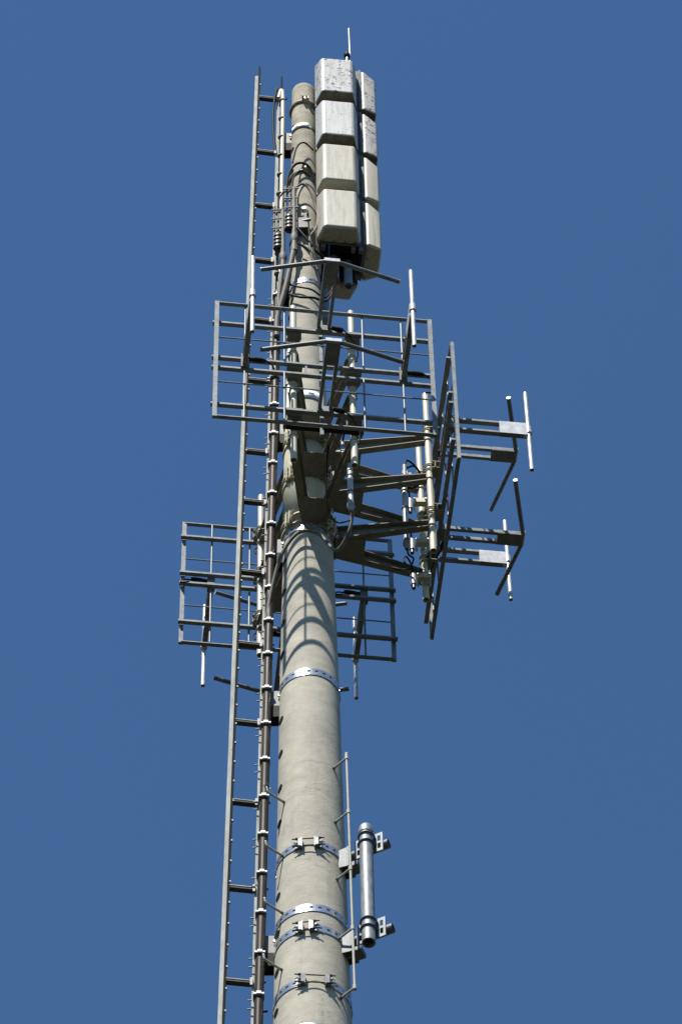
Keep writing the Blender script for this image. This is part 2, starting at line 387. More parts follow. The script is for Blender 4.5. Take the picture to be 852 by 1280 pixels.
# ------------------------------------------------------------------ climbing steps
def make_step():
    t = thing('climbing_step', 'x', 'climbing step', (0, 0, 0), 0)
    MB().tube([(0, -.02, 0), (0, .02, 0)], .013, 10).build('socket', M['galv_dull'], t)
    MB().tube(spline([(0, 0, 0), (0, .16, 0), (0, .185, .008), (0, .195, .045)], 4), .0105, 10).build('rod', M['rod'], t)
    MB().tube([(0, .195, .045), (0, .195, .052)], .012, 10).build('end_cap', M['alu'], t)
    return t
step0 = None
hl = ['upper left bent rod step, beside the cable with a loop at its tip', 'left bent rod step level with the upper tube clamp', 'left bent rod step just above the dark ladder bracket', 'left bent rod step lowest in view, under the dark ladder bracket', 'left climbing rod step just below the picture']
zs = [30.765, 30.01, 29.243, 28.505, 27.75]
def place_step(z, a, lab):
    global step0
    p = azv(a, rad(z), z)
    if step0 is None: step0 = make_step(); step0.location = p; step0.rotation_euler = (0, 0, R(a + 180)); step0['label'] = lab; step0['group'] = 'climbing steps up the mast'; return step0
    return dup(step0, p, R(a + 180), lab)
for z, l in zip(zs[:4], hl): place_step(z, -51, l)
MB_ = MB(); 
# looped end on the first left step
p0 = azv(-51, rad(30.765) + .195, 30.80)
lp = MB().ring((0, .19, .075), .035, .006, 16, 8, 'X'); lp.build('loop', M['galv'], step0)

rod = thing('safety_rod', 'thin white vertical rod held off the right side of the mast', 'safety rod')
rz_ = [31.216, 30.445, 29.66, 28.869, 28.107]
tips = [azv(45, rad(z) + .165, z) for z in rz_]
top = tips[0] + Vector((0, 0, .03)); bot = tips[-1] + Vector((0, 0, -.03))
MB().tube([bot, tips[-1], tips[2], tips[0], top], .0115, 10).build('vertical_rod', M['rod'], rod)
for z, tp in zip(rz_, tips):
    MB().tube([azv(45, rad(z) - .01, z), tp], .010, 10).build('standoff', M['rod'], rod)
    MB().tube([tp + Vector((0, 0, -.025)), tp + Vector((0, 0, .025))], .018, 10).build('joint_sleeve', M['rod'], rod)
    MB().tube([azv(45, rad(z) - .005, z), azv(45, rad(z) + .015, z)], .017, 8).build('root_nut', M['galv_dull'], rod)
MB().tube([top - Vector((0, 0, .02)), top + Vector((0, 0, .035))], .016, 10).build('top_sleeve', M['rod'], rod)

# ------------------------------------------------------------------ stub-mounted steel tube on the right
mount_dir = 65.5
def lateral(a): return Vector((math.cos(R(a)), math.sin(R(a)), 0))
for z, lab, bkaz in ((30.03, 'upper steel tube bracket clamped round the mast with horizontal stub pipe', -4), (28.90, 'lower steel tube bracket clamped round the mast with horizontal stub pipe', -8)):
    t_ = thing('tube_bracket', lab, 'bracket', (0, 0, 0), 0, 'stub pipe brackets')
    hb = .055 if z > 29.5 else .03
    band_mesh(z, .09, (bkaz, math.degrees(hb / rad(z)))).build('strap', M['band'], t_, solid=.003)
    buckle(t_, z, bkaz, hb)
    d = azv(mount_dir); l = azv(mount_dir + 90); r_ = rad(z)
    rot = Matrix.Rotation(R(mount_dir + 180), 3, 'Z')
    P = lambda x, y, zz: rot @ Vector((x, y, zz)) + Vector((0, 0, z))
    mb = MB(); mb.box(P(0, r_ + .03, -.06), (.012, .09, .24), rot); mb.box(P(-.0, r_ + .078, -.06), (.15, .012, .26), rot)
    mb.build('saddle_plate', M['galv'], t_)
    m2 = MB()
    for sx in (-1, 1):
        q = [P(sx * .07, r_ + .07, .06), P(sx * .07, r_ - .05, .05), P(sx * .07, r_ - .05, -.17), P(sx * .07, r_ + .07, -.19)]
        m2.prism(q, rot @ Vector((-.004, 0, 0)), rot @ Vector((.004, 0, 0)))
    m2.build('cheek_plate', M['galv'], t_)
    MB().tube([P(0, r_ + .07, 0), P(0, r_ + .43, 0)], .043, 20, hollow=.05).build('stub_pipe', M['galv_dull'], t_)
    MB().box(P(.0, r_ + .11, -.16), (.11, .09, .05), rot).build('foot_block', M['galv_dull'], t_)
tc_ = azv(mount_dir, .565); tc_ = Vector((tc_.x, tc_.y, 0)); fr = azv(mount_dir - 90)
tx, ty = tc_.x + fr.x * .11, tc_.y + fr.y * .11
pipe = thing('steel_tube', 'thick galvanised upright steel tube right of the mast, open at its foot', 'steel tube', (tx, ty, 28.68))
MB().tube([(0, 0, 0), (0, 0, 1.50)], .058, 28, hollow=.12).build('tube_body', M['tube'], pipe)
MB().tube([(0, 0, 1.44), (0, 0, 1.50), (0, 0, 1.535), (0, 0, 1.555)], [.064, .064, .052, .02], 28).build('top_cap', M['tube'], pipe)
for z in (28.90, 30.03):
    cl = thing('pipe_clamp', 'slotted plate clamp joining the steel tube to its %s stub pipe' % ('lower' if z < 29.5 else 'upper'), 'pipe clamp', (tc_.x, tc_.y, z), R(mount_dir + 180), 'pipe clamps on the steel tube')
    # local y outward radial, x tangential; the tube stands on the viewer side
    sx = 1 if (Matrix.Rotation(R(mount_dir + 180), 3, 'Z') @ Vector((1, 0, 0))).dot(fr) > 0 else -1
    for sy in (-1, 1):
        m = MB(); yy = sy * .095; x0 = sx * .05
        # plate standing across, with two slots left open
        for (za, zb) in ((-.12, -.085), (-.014, .014), (.085, .12)): m.box((x0, yy, (za + zb) / 2), (.010, .07, zb - za))
        for (ya, yb) in ((-.035, -.014), (.014, .035)):
            for (za, zb) in ((-.085, -.014), (.014, .085)): m.box((x0, yy + (ya + yb) / 2, (za + zb) / 2), (.010, yb - ya, zb - za))
        m.build('slotted_plate', M['galv'], cl)
    MB().box((x0 - sx * .008, 0, 0), (.008, .16, .18)).build('back_plate', M['galv'], cl)
    for zz in (-.05, .05):
        u = MB(); pts = [(x0 - sx * .02, -.064, zz)] + [(sx * (.11 + .066 * math.sin(R(q))), -.066 * math.cos(R(q)), zz) for q in range(0, 181, 15)] + [(x0 - sx * .02, .064, zz)]
        u.tube(pts, .008, 8); u.build('u_bolt', M['galv_dull'], cl)
        for sy in (-1, 1): MB().tube([(x0 - sx * .035, sy * .064, zz), (x0 - sx * .012, sy * .064, zz)], .013, 6).build('nut', M['galv_dull'], cl)

# ------------------------------------------------------------------ cable ladder
def railx(z, side):   # side 0 left, 1 right
    q = (z - 28.19) / (44.47 - 28.19)
    return (-.747 + q * .228) if side == 0 else (-.477 + q * .212)
YL = 0.0
lad = thing('cable_ladder', 'narrow vertical steel cable ladder running up the left side of the mast', 'ladder')
LZ0, LZ1 = 3.0, 44.2
def R2(z, side, dx=0, dy=0): return Vector((railx(z, side) + dx, YL + dy + (railx(z, side) + .4) * .11, z))
for sd_ in (0, 1):
    MB().beam(R2(LZ0, sd_, .021), R2(44.55 if sd_ == 0 else 44.35, sd_, .021), .020, .06, (0, 1, 0)).build('rail', M['rail'], lad)
    zt = 44.33 if sd_ == 0 else 43.9
    m = MB(); m.beam(R2(LZ0, sd_, -.008, -.005), R2(zt, sd_, -.008, -.005), .036, .035, (0, 1, 0)); m.build('pale_profile', M['strip'], lad)
m = MB()
for k in range(60):      # fixing lugs along the dark rails
    z = 27.6 + k * .28
    if z < 44.2: m.box(R2(z, 0, .034, -.02), (.014, .02, .02))
m.build('lug_row', M['grey'], lad)
rz = [43.835, 42.6, 41.42, 40.26, 39.05, 37.88, 36.57, 35.683, 34.49, 33.33, 32.13, 30.965, 29.775, 28.555, 27.36]
for z in rz:
    a = R2(z, 0, .03, -.005); b = R2(z, 1, -.03, -.005)
    MB().beam(a, b, .05, .032).build('rung', M['rung'], lad)
    MB().beam(a + Vector((0, -.027, .012)), b + Vector((0, -.027, .012)), .005, .01).build('rung_lip', M['strip'], lad)
    MB().box(b + Vector((.0, -.03, -.015)), (.022, .03, .09)).build('rung_cleat', M['grey'], lad)
    if z < 44: MB().tube([R2(z, 1, .03, .0), R2(z, 1, .09, -.02)], .008, 6).build('peg', M['rail'], lad)
for z in (28.2, 28.0, 27.82):
    MB().tube([R2(z, 1, .03, .0), R2(z, 1, .11, -.01)], .009, 6).build('peg', M['rail'], lad)
for z in (42.9, 39.75, 37.0, 34.93, 32.5, 29.05):
    x1 = railx(z, 1) + .03; rr = rad(z)
    x2 = -rr * .93
    m = MB(); zc_ = z - .1
    m.box(((x1 + x2) / 2, .02, zc_ + .09), (x2 - x1, .10, .22)); m.build('bracket_box', M['galv_dull'], lad)
    m = MB(); m.box(((x1 + x2) / 2 + .004, .02, zc_ - .11), (x2 - x1, .11, .16)); m.build('bracket_foot', M['black'], lad)
    MB().tube([(x2 - .02, -.045, zc_ + .1), (x2 - .02, -.06, zc_ + .1)], .018, 6).build('bracket_bolt', M['alu'], lad)

# trunk cable on the right rail, below the feeder fittings
trunk = thing('trunk_cable', 'thick glossy dark brown cable bundle clipped down the right ladder rail', 'cable')
zt = 39.55
def cp(z, dx, dy): return R2(z, 1, dx, dy)
for dx, r_, nm in ((.040, .038, 'cable'), (.008, .010, 'thin_cable')):
    pts = [cp(z, dx + random.uniform(-.002, .002), -.062 + random.uniform(-.003, .003)) for z in [3 + k * .9 for k in range(41)]] + [cp(zt, dx, -.06)]
    MB().tube(pts, r_, 14).build(nm, M['cable'], trunk)
m = MB(); z = 39.45; clips = []
while z > 27.4:
    c = cp(z, .028, -.09)
    h = MB(); h.box(c + Vector((.008, -.012, 0)), (.088, .012, .018)); h.box(c + Vector((.008, -.022, .0)), (.04, .014, .030)); h.build('cable_clip', M['label'], trunk)
    MB().box(cp(z, .034, -.062), (.094, .07, .014)).build('clip_strap', M['galv_dull'], trunk)
    for q in (.03, .14):
        MB().tube([cp(z - q, -.055, -.05), cp(z - q, -.022, -.055)], .007, 6).build('clip_bolt', M['grey'], trunk)
    z -= .53

# ------------------------------------------------------------------ broadcast panels
ZP = 36.07
def make_panel():
    """local x lateral, y outward, z up; origin on the mast axis at panel centre height"""
    t = thing('broadcast_panel', 'x', 'antenna panel', (0, 0, ZP), 0, 'grid antenna panels')
    OF = 1.31
    for z in (1.02, -1.02): MB().beam((-1.04, OF, z), (1.04, OF, z), .040, .012).build('edge_bar', M['galv'], t)
    for x in (-1.04, 1.04): MB().beam((x, OF + .003, -1.035), (x, OF + .003, 1.035), .034, .042, (1, 0, 0)).build('end_bar', M['galv'], t)
    for z in (.72, .09, -.09, -.74): MB().beam((-1.075, OF - .045, z), (1.075, OF - .045, z), .043, .027).build('cross_bar', M['galv'], t)
    for z in (.40, -.40): MB().tube([(-1.04, OF - .002, z), (1.04, OF - .002, z)], .0075, 8).build('thin_rod', M['galv'], t)
    for x in (-.76, -.38, .38, .76):
        for a, b in ((.112, 1.008), (-1.008, -.112)): MB().tube([(x, OF - .015, a), (x, OF - .015, b)], .0105, 8).build('thin_rod', M['galv'], t)
    MB().beam((.17, OF - .04, -.07), (.17, OF - .04, .07), .016, .02, (1, 0, 0)).build('thin_rod', M['galv'], t)
    MB().beam((0.02, OF - .10, -1.04), (0.02, OF - .10, 1.0), .034, .034, (1, 0, 0)).build('centre_spine', M['galv'], t)
    # horizontal bent dipoles
    for z in (.72, -.74):
        d = MB(); d.beam((-.052, OF - .02, z), (-.052, OF + .72, z), .034, .042); dd = d.build('dipole_arm', M['galv'], t)
        d = MB(); d.beam((.052, OF - .02, z), (.052, OF + .72, z), .034, .042); d.build('dipole_arm', M['galv'], t)
        p = MB(); p.box((0, OF + .635, z), (.136, .25, .058)); p.build('gusset_plate', M['galv_dull'], t)
        p = MB(); p.box((0, OF + .765, z + .012), (.15, .02, .05)); p.build('front_cap', M['alu'], t)
        for sx in (-1, 1):
            a = Vector((sx * .06, OF + .755, z)); b = Vector((sx * .665, OF + .60, z))
            e = MB().tube([a, b], .0215, 14); el = e.build('dipole_element', M['galv_dull'], t)
            dv = (b - a).normalized()
            MB().tube([b, b + dv * .006], .0225, 14).build('end_cap', M['alu'], el)
        MB().box((0, OF - .01, z), (.15, .05, .085)).build('arm_foot', M['galv_dull'], t)
        bx = MB().tube(spline([(-.075, OF + .02, z - .005), (-.12, OF + .01, z - .005), (-.19, OF - .0, z - .005)], 3), [.020, .022, .022, .027, .027, .027, .02], 12).build('connector', M['black'], t)
        MB().tube(spline([(-.19, OF, z), (-.27, OF - .04, z - .05), (-.34, OF - .10, z - .2), (-.33, OF - .14, z - .33)], 5), .008, 8).build('jumper', M['black'], bx)
    # vertical straight dipoles
    for sx in (-1, 1):
        x = sx * .76
        for zz in (.085, -.085): MB().beam((x, OF - .02, zz), (x, OF + .70, zz), .048, .030).build('dipole_arm', M['galv'], t)
        p = MB(); p.box((x, OF + .60, 0), (.054, .27, .20)); p.build('gusset_plate', M['alu'], t)
        MB().tube([(x, OF + .75, -.68), (x, OF + .75, 0), (x, OF + .75, .68)], .0215, 14, hollow=.02).build('dipole_element', M['alu'], t)
        MB().tube([(x, OF + .75, -.05), (x, OF + .75, .05)], .034, 16).build('centre_sleeve', M['alu'], t)
        MB().box((x, OF - .005, 0), (.075, .04, .225)).build('arm_foot', M['galv_dull'], t)
        bx = MB().tube(spline([(x - .03, OF + .0, .04), (x - .10, OF - .0, .045), (x - .20, OF - .01, .045)], 3), [.020, .022, .022, .026, .026, .026, .018], 12).build('connector', M['black'], t)
        MB().tube(spline([(x - .20, OF, .045), (x - .27, OF - .03, .0), (x - .30, OF - .08, -.12), (x - .22, OF - .10, -.13)], 5), .008, 8).build('jumper', M['black'], bx)
    return t
def rz_of(nang): return R(nang) - math.pi / 2          # local y -> direction nang
FR, RT, RR = -83.5, 6.5, 96.5
def tshift(nang, s_): a = R(nang) - math.pi / 2; return Vector((math.cos(a) * s_, math.sin(a) * s_, 0))
# (angle, lateral shift of the panel along +x of its own frame)
panel = make_panel(); panel.location = Vector((0, 0, ZP)) + tshift(FR, -.022); panel.rotation_euler = (0, 0, rz_of(FR))
panel['label'] = 'large grid antenna panel in front of the mast, facing the viewer'
dup(panel, Vector((0, 0, ZP)) + tshift(RT, .035), rz_of(RT), 'grid antenna panel seen edge on at the far right, dipoles pointing right')
dup(panel, Vector((0, 0, ZP)) + tshift(RR, -.06), rz_of(RR), 'grid antenna panel behind the mast, its back showing on both sides')

# ------------------------------------------------------------------ panel supports
def make_support():
    t = thing('panel_support', 'x', 'antenna support', (0, 0, ZP), 0, 'cream support frames')
    PO, PX = 1.13, .285
    for sx in (-1, 1):
        MB().tube([(sx * PX, PO, -1.38), (sx * PX, PO, 1.36)], .032, 18, hollow=.08).build('upright_pipe', M['pipe'], t)
        for z in (.72, .0, -.74):      # plate joining pipe and cross bars
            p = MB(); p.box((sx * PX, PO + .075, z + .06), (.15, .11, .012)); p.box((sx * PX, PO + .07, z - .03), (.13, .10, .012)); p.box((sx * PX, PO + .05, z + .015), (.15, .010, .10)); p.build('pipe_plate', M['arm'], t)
            for zz in (-.02, .055):
                pts = [(sx * PX + .055, PO + .05, z + zz)] + [(sx * PX + .042 * math.cos(R(q)), PO - .042 * math.sin(R(q)), z + zz) for q in range(0, 181, 20)] + [(sx * PX - .055, PO + .05, z + zz)]
                MB().tube(pts, .008, 8).build('u_bolt', M['cream'], t)
    for z in (-.97, -.17, .51):
        rr = rad(ZP + z) + .02
        for sx in (-1, 1):
            a = Vector((sx * .085, rr - .02, z)); b = Vector((sx * (PX - .0), PO - .03, z))
            MB().beam(a, b, .010, .165, ht2=.062).build('arm_web', M['arm'], t)
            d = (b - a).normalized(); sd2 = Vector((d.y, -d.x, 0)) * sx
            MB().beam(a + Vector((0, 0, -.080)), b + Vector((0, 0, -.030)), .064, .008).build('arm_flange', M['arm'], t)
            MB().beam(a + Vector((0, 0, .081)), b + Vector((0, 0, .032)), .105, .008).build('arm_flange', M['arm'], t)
            MB().ring((sx * PX, PO, z), .036, .008, 20, 6).build('pipe_ring', M['cream'], t)
        zz = z - .092
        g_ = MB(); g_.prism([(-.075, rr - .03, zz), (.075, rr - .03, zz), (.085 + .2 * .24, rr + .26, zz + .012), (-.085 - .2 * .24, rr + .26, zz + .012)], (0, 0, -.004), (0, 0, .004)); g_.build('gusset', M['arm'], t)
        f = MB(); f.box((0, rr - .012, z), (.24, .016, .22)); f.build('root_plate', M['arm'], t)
        # bolted flange pairs on the collar, 45 degrees to one side
        for q, (az2, dz) in enumerate(((52, .0),)):
            rot = Matrix.Rotation(R(-az2), 3, 'Z')
            for k in (-1, 1):
                m = MB(); m.box(rot @ Vector((k * .022, rr + .03, 0)) + Vector((0, 0, z + dz)), (.010, .07, .20), rot); m.build('flange_plate', M['cream'], t)
            for hz in (-.07, 0, .07):
                MB().tube([rot @ Vector((-.06, rr + .04, 0)) + Vector((0, 0, z + hz)), rot @ Vector((.06, rr + .04, 0)) + Vector((0, 0, z + hz))], .012, 6).build('bolt', M['cream'], t)
    return t
sup = make_support(); sup.location = Vector((0, 0, ZP)) + tshift(FR, -.03); sup.rotation_euler = (0, 0, rz_of(FR))
sup['label'] = 'cream steel arms and two upright pipes holding the front grid panel'
dup(sup, Vector((0.025, 0, ZP - .06)) + tshift(RT, 0), rz_of(RT), 'cream steel arms and pipes reaching right to the edge on panel')
dup(sup, Vector((0, 0, ZP)) + tshift(RR, -.06), rz_of(RR), 'cream steel arms and pipes reaching back to the rear panel')
collar = thing('support_collar', 'cream painted steel collar sleeve bolted round the mast under the front panel', 'collar')
def sleeve(z0, z1, off, mt, nm):
    m = MB(); n = 64; vs = []
    zz = [z0, z1]
    for r_off, zl in ((off, (z0, z1)), (0, (z1, z0))):
        for z in zl:
            for k in range(n): vs.append(azv(360 * k / n, rad(z) + r_off, z))
    fs = [(i * n + k, i * n + (k + 1) % n, ((i + 1) % 4) * n + (k + 1) % n, ((i + 1) % 4) * n + k) for i in range(4) for k in range(n)]
    m.add(vs, fs, True); return m.build(nm, mt, collar)
sleeve(34.99, 36.95, .014, M['cream'], 'sleeve')
for z in (35.1, 35.9, 36.58):
    for dz in (-.075, .075): sleeve(z + dz - .012, z + dz + .012, .026, M['cream'], 'clamp_ring')
    for a in (-38, 130, 42, 222):
        for k in (-1, 1):
            rot = Matrix.Rotation(R(a + 180), 3, 'Z')
            MB().box(rot @ Vector((k * .020, rad(z) + .045, 0)) + Vector((0, 0, z)), (.009, .06, .19), rot).build('flange_plate', M['cream'], collar)
        for hz in (-.06, .01, .08):
            MB().tube([rot @ Vector((-.055, rad(z) + .05, 0)) + Vector((0, 0, z + hz)), rot @ Vector((.055, rad(z) + .05, 0)) + Vector((0, 0, z + hz))], .011, 6).build('bolt', M['cream'], collar)
# cream conduit beside the mast above the collar
cd = thing('conduit_pipe', 'cream conduit pipe strapped to the left edge of the mast behind the front panel', 'conduit')
cz = [36.9, 37.4, 37.9, 38.45]
MB().tube([azv(-50, rad(z) + .035, z) for z in cz], .026, 14).build('pipe', M['pipe'], cd)
for z in (37.1, 37.65, 38.2):
    MB().tube([azv(-50, rad(z) + .035, z - .02), azv(-50, rad(z) + .035, z + .02)], .036, 14).build('pipe_strap', M['cream'], cd)
    MB().box(azv(-50, rad(z) + .06, z - .06), (.03, .03, .05)).build('strap_lug', M['galv_dull'], cd)

# ------------------------------------------------------------------ television antenna column
AX = Vector((.36, .10, 0))
zb = [40.37, 41.37, 42.36, 43.345]
HF = [.80, .79, .785, .79]
def radome_mesh(hf, dep=.205):
    m = MB(); W, w_, D = .230, .176, dep
    hb = hf + .135
    v = []
    for x, y, z0, z1 in ((-W, 0, 0, hb), (-W, .04, 0, hb - .03), (-w_, D, .012, hf), (w_, D, .012, hf), (W, .04, 0, hb - .03), (W, 0, 0, hb)):
        v.append((x, y, z0)); v.append((x, y, z1))
    fs = [(2 * i, 2 * ((i + 1) % 6), 2 * ((i + 1) % 6) + 1, 2 * i + 1) for i in range(6)] + [(0, 2, 4, 6, 8, 10), (1, 3, 5, 7, 9, 11)]
    m.add(v, fs); return m
shared = {}
def column(nang, off, lab, mats, side=0.0, dep=.205):
    a = R(nang); rz = rz_of(nang); base = AX + Vector((math.cos(a), math.sin(a), 0)) * off + Vector((math.sin(a), -math.cos(a), 0)) * side
    t = thing('television_antenna', lab, 'antenna', (base.x, base.y, 40.37), rz, 'white stacked antenna columns')
    for i in range(4):
        o = radome_mesh(HF[i], dep).build('radome', M[mats[i]], t, bevel=.042, seg=4, loc=(0, 0, zb[i] - 40.37))
        l = MB(); l.box((0, -.012, HF[i] / 2 + .07), (.455, .02, HF[i] + .12)); lo = l.build('back_tray', M['galv_dull'], o)
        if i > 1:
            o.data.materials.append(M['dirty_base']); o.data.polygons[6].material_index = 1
        for x in (-.17, -.06, .06, .17): MB().tube([(x, .03, -.006), (x, .03, .01)], .008, 6).build('rim_screw', M['black'], o)
    MB().beam((-.16, -.045, -.05), (-.16, -.045, 3.95), .05, .045, (1, 0, 0)).build('mounting_rail', M['galv_dull'], t)
    MB().beam((.16, -.045, -.05), (.16, -.045, 3.95), .05, .045, (1, 0, 0)).build('mounting_rail', M['galv_dull'], t)
    return t
column(FR, .245, 'white stacked antenna column right of the mast top, facing the viewer, lichen spotted on top', ['radome_low', 'radome_low', 'radome_mid', 'radome_top'], .035)
column(RT, .252, 'narrow white stacked antenna column at the right, seen from its side', ['radome_low', 'radome_low', 'radome_side', 'radome_side'], .035, .178)
column(RR + 2, .245, 'white antenna column at the back, only its underside showing', ['radome_low'] * 4)
sp = thing('antenna_column_frame', 'dark steel frame with pipes between the white antenna columns, arms clamped to the mast', 'mounting frame')
for (dx, dy, r_, z0, z1, mt) in ((-.06, -.03, .055, 40.0, 44.3, 'bluegrey'), (.09, .02, .045, 39.95, 44.2, 'bluegrey')):
    MB().tube([(AX.x + dx, AX.y + dy, z0), (AX.x + dx, AX.y + dy, z1)], r_, 18, hollow=.05).build('pipe', M[mt], sp)
MB().tube([(.19, .16, 39.3), (.19, .16, 39.86), (.19, .16, 39.92), (.19, .16, 39.96)], [.058, .058, .045, .015], 20).build('capped_cylinder', M['bluegrey'], sp)
for z in (40.45, 41.3, 42.3, 43.3, 44.0):
    for aa in (FR, RT, RR):
        a = R(aa); d = Vector((math.cos(a), math.sin(a), 0))
        MB().beam(AX + Vector((0, 0, z)), AX + d * .21 + Vector((0, 0, z)), .22, .05).build('cross_plate', M['rail'], sp)
    MB().box((AX.x + .02, AX.y, z + .10), (.20, .16, .10)).build('junction_box', M['black'], sp)
for z in (43.52, 41.92):
    rr = rad(z)
    MB().ring((0, 0, z), rr + .014, .016, 40, 8).build('clamp_ring', M['cream'], sp)
    MB().beam((.02, -rr - .02, z - .0), (AX.x - .02, AX.y - .02, z), .012, .07).build('arm', M['cream'], sp)
    MB().beam((-.0, -rr - .012, z + .0), (.06, -rr - .02, z), .09, .05).build('clamp_block', M['cream'], sp)
    MB().beam((.0, rr + .02, z), (AX.x, AX.y + .05, z), .012, .07).build('arm', M['cream'], sp)
    for k in (-.01, .03): MB().tube([(k, -rr - .085, z + .0), (k, -rr - .0, z + .0)], .010, 6).build('bolt', M['galv_dull'], sp)
MB().tube([(AX.x - .06, AX.y - .05, 40.2), (AX.x + .26, AX.y - .02, 43.2)], .012, 8).build('thin_feeder', M['black'], sp)
wp = thing('whip_antenna', 'thin upright rod standing above the white antenna columns', 'rod', (.535, .12, 44.0))
MB().tube([(0, 0, 0), (0, 0, 1.0), (-.004, 0, 1.76)], [.013, .012, .009], 10).build('rod', M['alu'], wp)
MB().tube([(0, 0, 0), (0, 0, .3)], .02, 10).build('rod_base', M['galv'], wp)
lt = thing('obstruction_lamp', 'tiny dark capped fitting beside the foot of the top rod', 'lamp', (.50, .10, 44.0))
MB().tube([(0, 0, 0), (0, 0, 1.02)], .016, 10).build('stem', M['alu'], lt)
MB().tube([(0, 0, 1.02), (0, 0, 1.03), (0, 0, 1.10), (0, 0, 1.125)], [.018, .034, .034, .012], 12).build('lamp_head', M['black'], lt)

# ------------------------------------------------------------------ feeder splitters and cables at the top
def splitter(loc, lab, H, ridge_z, grid=True):
    t = thing('feeder_splitter', lab, 'cable fitting', loc, 0, 'ribbed feeder fittings')
    MB().tube([(0, 0, 0), (0, 0, H)], .026, 14).build('body_tube', M['fitting'], t)
    MB().tube([(0, 0, -.14), (0, 0, -.10), (0, 0, -.03), (0, 0, .02)], [.03, .043, .043, .032], 16).build('collar', M['fitting'], t)
    MB().tube([(0, 0, -.25), (0, 0, -.14)], .03, 14).build('gland', M['hose'], t)
    for dx in (-.045, -.09):
        MB().tube([(dx, .01, ridge_z), (dx, .01, H + .05)], .014, 10).build('branch_tube', M['fitting'], t)
    for k in range(4):
        z = ridge_z + k * .075
        MB().tube([(-.05, .01, z), (-.05, .01, z + .035), (-.05, .01, z + .045)], [.05, .05, .03], 14).build('rib', M['ridge'], t)
    for z in (H * .55, H * .75, H * .95):
        MB().beam((-.12, -.02, z), (.05, -.02, z + .02), .012, .018).build('cross_strap', M['fitting'], t)
    return t
splitter((-.235, -.17, 40.12), 'ribbed grey feeder fitting in front of the ladder rail', .95, .14)
splitter((-.115, -.25, 40.38), 'ribbed grey feeder fitting standing against the mast, thick hose below', 1.0, .14)
hose = thing('slanting_hose', 'thick faded hose slanting from the fitting on the mast down to the ladder', 'hose')
MB().tube(spline([(-.115, -.25, 40.16), (-.14, -.25, 39.9), (-.21, -.19, 39.4), (railx(39, 1) + .045, -.12, 38.95), (railx(38.7, 1) + .04, -.10, 38.6)], 6), .030, 14).build('hose_body', M['hose'], hose)
MB().tube([(-.115, -.25, 40.04), (-.115, -.25, 40.16)], .04, 14).build('hose_gland', M['hose'], hose)
h2 = thing('riser_cable', 'brown riser cable beside the ladder rail under the left ribbed fitting', 'cable')
MB().tube(spline([(-.235, -.17, 39.92), (-.25, -.15, 39.7), (-.28, -.12, 39.3), (-.28, -.11, 38.9)], 5), .022, 12).build('cable_body', M['hose'], h2)
def cable(lab, pts, r_, mt='black', grp='loose jumper cables', name='jumper_cable'):
    o = MB().tube(spline(pts, 8), r_, 8).build(name, M[mt], None)
    o.data.name = name
    return tag(o, lab, 'cable', grp)
r40 = rad(40.5)
cable('black jumper arching from the left fitting over to the mast', [(-.29, -.17, 41.05), (-.27, -.19, 41.28), (-.18, -.24, 41.40), (-.10, -.26, 41.38)], .010)
cable('second black jumper arching just inside the first one', [(-.235, -.17, 41.05), (-.22, -.2, 41.22), (-.17, -.24, 41.33), (-.12, -.26, 41.30)], .009)
cable('pale grey jumper looping off the mast fitting to the right', [(-.115, -.25, 41.36), (-.02, -.28, 41.42), (.06, -.25, 41.30), (.13, -.20, 40.95), (.12, -.22, 40.6), (.05, -.24, 40.35), (.06, -.24, 40.0), (.13, -.2, 39.75)], .013, 'hose')
cable('black jumper arching highest over the mast towards the white column', [(-.20, -.2, 41.35), (-.17, -.24, 41.7), (-.08, -.25, 41.92), (.05, -.22, 41.9), (.14, -.12, 41.6), (.2, .02, 41.3)], .014)
cable('black jumper inside the highest arch', [(-.13, -.25, 41.35), (-.12, -.25, 41.6), (-.04, -.24, 41.78), (.06, -.2, 41.72)], .011)
cable('black jumper looping low over the mast below the fittings', [(-.08, -.27, 40.5), (.02, -.26, 40.28), (.12, -.20, 40.12), (.22, -.12, 40.12), (.34, 0, 40.3)], .013)
cable('black jumper hugging the mast edge beside the white column', [(-.07, -.26, 40.2), (.05, -.25, 40.05), (.13, -.22, 39.8), (.17, -.16, 39.62), (.2, -.02, 39.7)], .013)
cable('black jumper falling steeply along the mast below the pale loop', [(.03, -.25, 40.9), (.04, -.25, 40.5), (.09, -.22, 40.1), (.15, -.18, 39.7), (.18, -.1, 39.55)], .012)
MB().box((-.02, -.22, 40.62), (.10, .10, .20)).build('junction_box', M['ridge'], tag(thing('cable_junction', 'small dark box with pale knob on the mast among the tangled jumpers', 'junction box'), None))
bpy.data.objects['cable_junction'].location = (0, 0, 0)
MB().tube([(-.01, -.26, 40.86), (-.01, -.31, 40.86)], .028, 12).build('knob', M['alu'], bpy.data.objects['cable_junction'])
MB().tube([(-.02, -.26, 40.66), (.06, -.28, 40.66)], .016, 10).build('side_plug', M['galv'], bpy.data.objects['cable_junction'])
cable('black jumper crossing the mast just below the upper perforated band', [(-.24, -.12, 39.65), (-.10, -.20, 39.42), (.06, -.22, 39.32), (.20, -.10, 39.36), (.30, .02, 39.8)], .010)
cable('black jumper sagging lowest across the mast under the perforated band', [(-.24, -.12, 39.45), (-.08, -.22, 39.18), (.08, -.23, 39.14), (.22, -.10, 39.30), (.33, .03, 39.9)], .013)
cable('thin black jumper curving up from the mast fitting', [(-.13, -.27, 41.9), (-.08, -.27, 42.25), (.0, -.24, 42.4), (.10, -.2, 42.3)], .010)
cable('dark loop hanging outside the top of the right ladder rail', [(-.265, -.05, 43.75), (-.29, -.06, 44.0), (-.33, -.05, 43.7), (-.345, -.03, 43.2), (-.32, -.03, 42.6)], .013)
